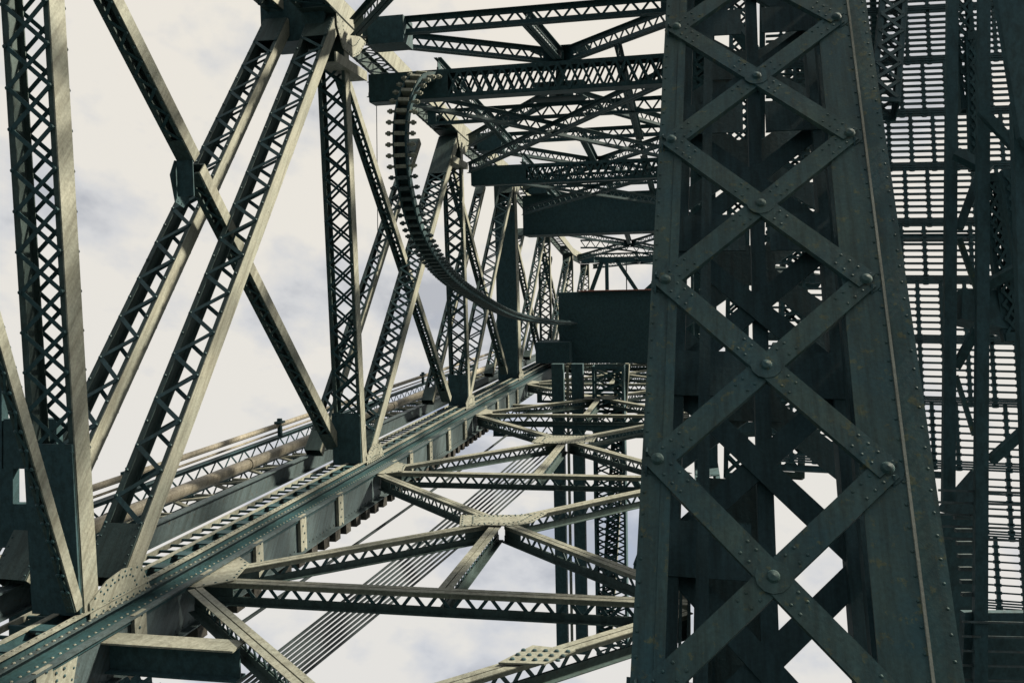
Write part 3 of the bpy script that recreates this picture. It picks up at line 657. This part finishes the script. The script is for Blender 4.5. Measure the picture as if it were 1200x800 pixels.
# ------------------------------------------------------------------ steel grid deck and access stairs beyond the tower
def cp(x, y, depth):                                   # measured point at a depth, world frame (eye at origin)
    return CR @ V(((x-600)/F*depth, -(y-400)/F*depth, -depth))
gd = thing('grid_deck', 'raised open steel grid deck of slotted panels against the sky, right side', 'grid deck', W, (4, 12, 0))
gdir = (CR @ V((300, 4200, -1040))).normalized()       # up the deck
gx = V((1, 0, 0)); gx = (gx-gx.dot(gdir)*gdir).normalized(); gn = gx.cross(gdir)
g0 = cp(1120, 400, 15.0)
def gp(u, v, n=0): return g0+gx*u+gdir*v+gn*n
RS = .118
def grow(u0, u1, v0, v1, seed):
    rows = int((v1-v0)/RS); rnd = random.Random(seed); pr = 9
    RM = MB().box((0, 0, 0), ((u1-u0)/2, .03, .013)).mesh('deck_bar', LACE)
    R3 = M((gx, gn, gdir)).transposed().to_4x4()
    for r in range(rows):
        v = v0+r*RS; m = R3.copy(); m.translation = gp((u0+u1)/2, v); link('deck_bar', RM, gd, off(gd) @ m)
        if r % pr == 0:
            for e_ in (.33, .66): m = R3.copy(); m.translation = gp((u0+u1)/2, v+RS*e_, .01); link('deck_bar', RM, gd, off(gd) @ m)
    for p in range(rows//pr+1):
        vv = v0+p*pr*RS; hh = min(pr*RS, v1-vv)
        if hh < .1: continue
        SM = MB().box((0, 0, 0), (.026, .028, hh/2+.03))
        for j in range(int(hh/RS)+1): SM.box((0, 0, -hh/2+j*RS), (.045, .027, .026))
        SM = SM.mesh('deck_rib', LACE)
        u = u0+rnd.choice((.05, .15, .28))
        while u < u1: m = R3.copy(); m.translation = gp(u, vv+hh/2, .002); link('deck_rib', SM, gd, off(gd) @ m); u += .375
grow(-3.1, 2.1, -2.15, 7.6, 3)
grow(.15, 2.1, -4.3, -2.17, 5)
for u0, u1, v in ((-3.2, -.1, -2.25), (.1, 2.2, -4.42), (-3.2, 2.2, 1.9)):
    mb = MB().bar(gp(u0, v, -.1), gp(u1, v, -.1), .10, .14, gdir); mb.make('edge_beam', BLACK, gd, off(gd))
for k, u in enumerate((-3.15, -1.1)):
    mb = MB().bar(gp(u, -2.2, -.2), gp(u, 7.6, -.2), .1, .12, gx); mb.make('deck_beam', BLACK, gd, off(gd))

ac = thing('access_tower', 'dark access tower of posts, ladders and landings at the right edge', 'stair tower', W, (4, 9, -2))
def post2(name, x0, y0_, x1, y1_, dep, w, mat=BLACK, lace=False, dep2=None):
    a = cp(x0, y0_, dep); b = cp(x1, y1_, dep2 or dep*.98)
    if lace: boxmember(ac, name, b, a, w, w*.7, wdir=(1, 0, 0), lace='X', near=True, rivets=False, mat=BLACK, pitch=w*.9, l0=.1, l1=.1, bw=.03, fl=.03); return
    c = (a+b)/2; mb = MB().bar(a-c, b-c, w, w*.8, (1, 0, 0)); mb.make(name, mat, ac, off(ac) @ M.Translation(c))
post2('post', 1116, -40, 1111, 590, 11, .125, dep2=9.6)
post2('post', 1153, -40, 1148, 800, 10.5, .125, dep2=9)
post2('post', 1194, 120, 1215, 800, 9.5, .16, dep2=8.5)
post2('brace', 1152, 190, 1124, 268, 10.5, .09); post2('brace', 1124, 280, 1147, 345, 10.5, .06, TOWER)
post2('brace', 1155, 335, 1210, 305, 10, .11); post2('brace', 1120, 430, 1145, 385, 10, .09)
post2('brace', 1120, 440, 1142, 510, 10, .05, TOWER); post2('brace', 1160, 540, 1205, 500, 9.6, .10)
post2('brace', 1150, 130, 1215, 200, 10, .10); post2('brace', 1120, 180, 1160, 200, 10.3, .12)
post2('ladder', 1158, 205, 1186, 400, 10.2, .17, lace=True); post2('ladder', 1124, -20, 1136, 130, 11, .20, lace=True)
post2('ladder', 1138, 40, 1143, 200, 10.8, .12, lace=True); post2('ladder', 1180, 200, 1200, 330, 9.8, .13, lace=True)
def slab(name, quad, dep, t, mat=BLACK):
    pts = [cp(x, y, d) for (x, y), d in zip(quad, dep)]
    n = (pts[1]-pts[0]).cross(pts[2]-pts[0]).normalized(); plate(ac, name, pts, n, t, mat)
slab('landing', [(1120, 342), (1182, 346), (1186, 392), (1120, 376)], (10.2, 10.2, 10.1, 10.1), .3)
slab('landing', [(1098, 596), (1140, 548), (1146, 590), (1142, 612)], (10, 10, 9.6, 9.6), .06)
slab('landing', [(1128, 716), (1230, 716), (1230, 900), (1120, 900)], (9.2, 9.2, 9.2, 9.2), .1)
slab('wall_plate', [(1160, -30), (1230, -30), (1230, 210), (1196, 160)], (9.5, 9.5, 9.2, 9.2), .08)
for k in range(7):
    post2('tread', 1118+k*1.5, 606+k*15, 1139, 606+k*15, 9.8-.1*k, .05, SLATE, dep2=9.8-.1*k)
slab('back_panel', [(1094, 600), (1142, 604), (1142, 820), (1112, 820)], (10.6, 10.6, 10.6, 10.6), .03)
for k in range(5): post2('guard_rail', 1128, 728+k*17, 1215, 730+k*17, 9.05, .025, SLATE, dep2=9.05)
for k in range(5): post2('guard_rail', 1100, 574+k*14, 1215, 578+k*14, 9.4, .03, SLATE, dep2=9.4)

# second, more distant tower glimpsed through the X braces
ft = thing('distant_tower', 'farther laced tower glimpsed through the upper X braces of the dark tower', 'tower', W, (2.5, 14, 4))
for (xa, xb, dd, ww) in ((938, 925, 17, .5), (1052, 1035, 15, .45), (868, 862, 20, .5)):
    a = cp(xa, -60, dd*1.15); b = cp(xb, 560 if xa != 1052 else 130, dd)
    boxmember(ft, 'laced_column', b, a, ww, .4, lace='X', near=False, rivets=False, mat=PAINT if xa == 938 else BLACK, pitch=.42, l0=.1, l1=.1)
for (x0, y0_, x1, y1_) in ((905, 410, 960, 410), (800, 300, 960, 330), (820, 505, 960, 500), (905, 150, 990, 20), (860, 30, 935, 130)):
    a = cp(x0, y0_, 17); b = cp(x1, y1_, 17); mb = MB().bar(a, b, .22, .2, (0, 0, 1)); mb.make('beam', BLACK, ft, off(ft))
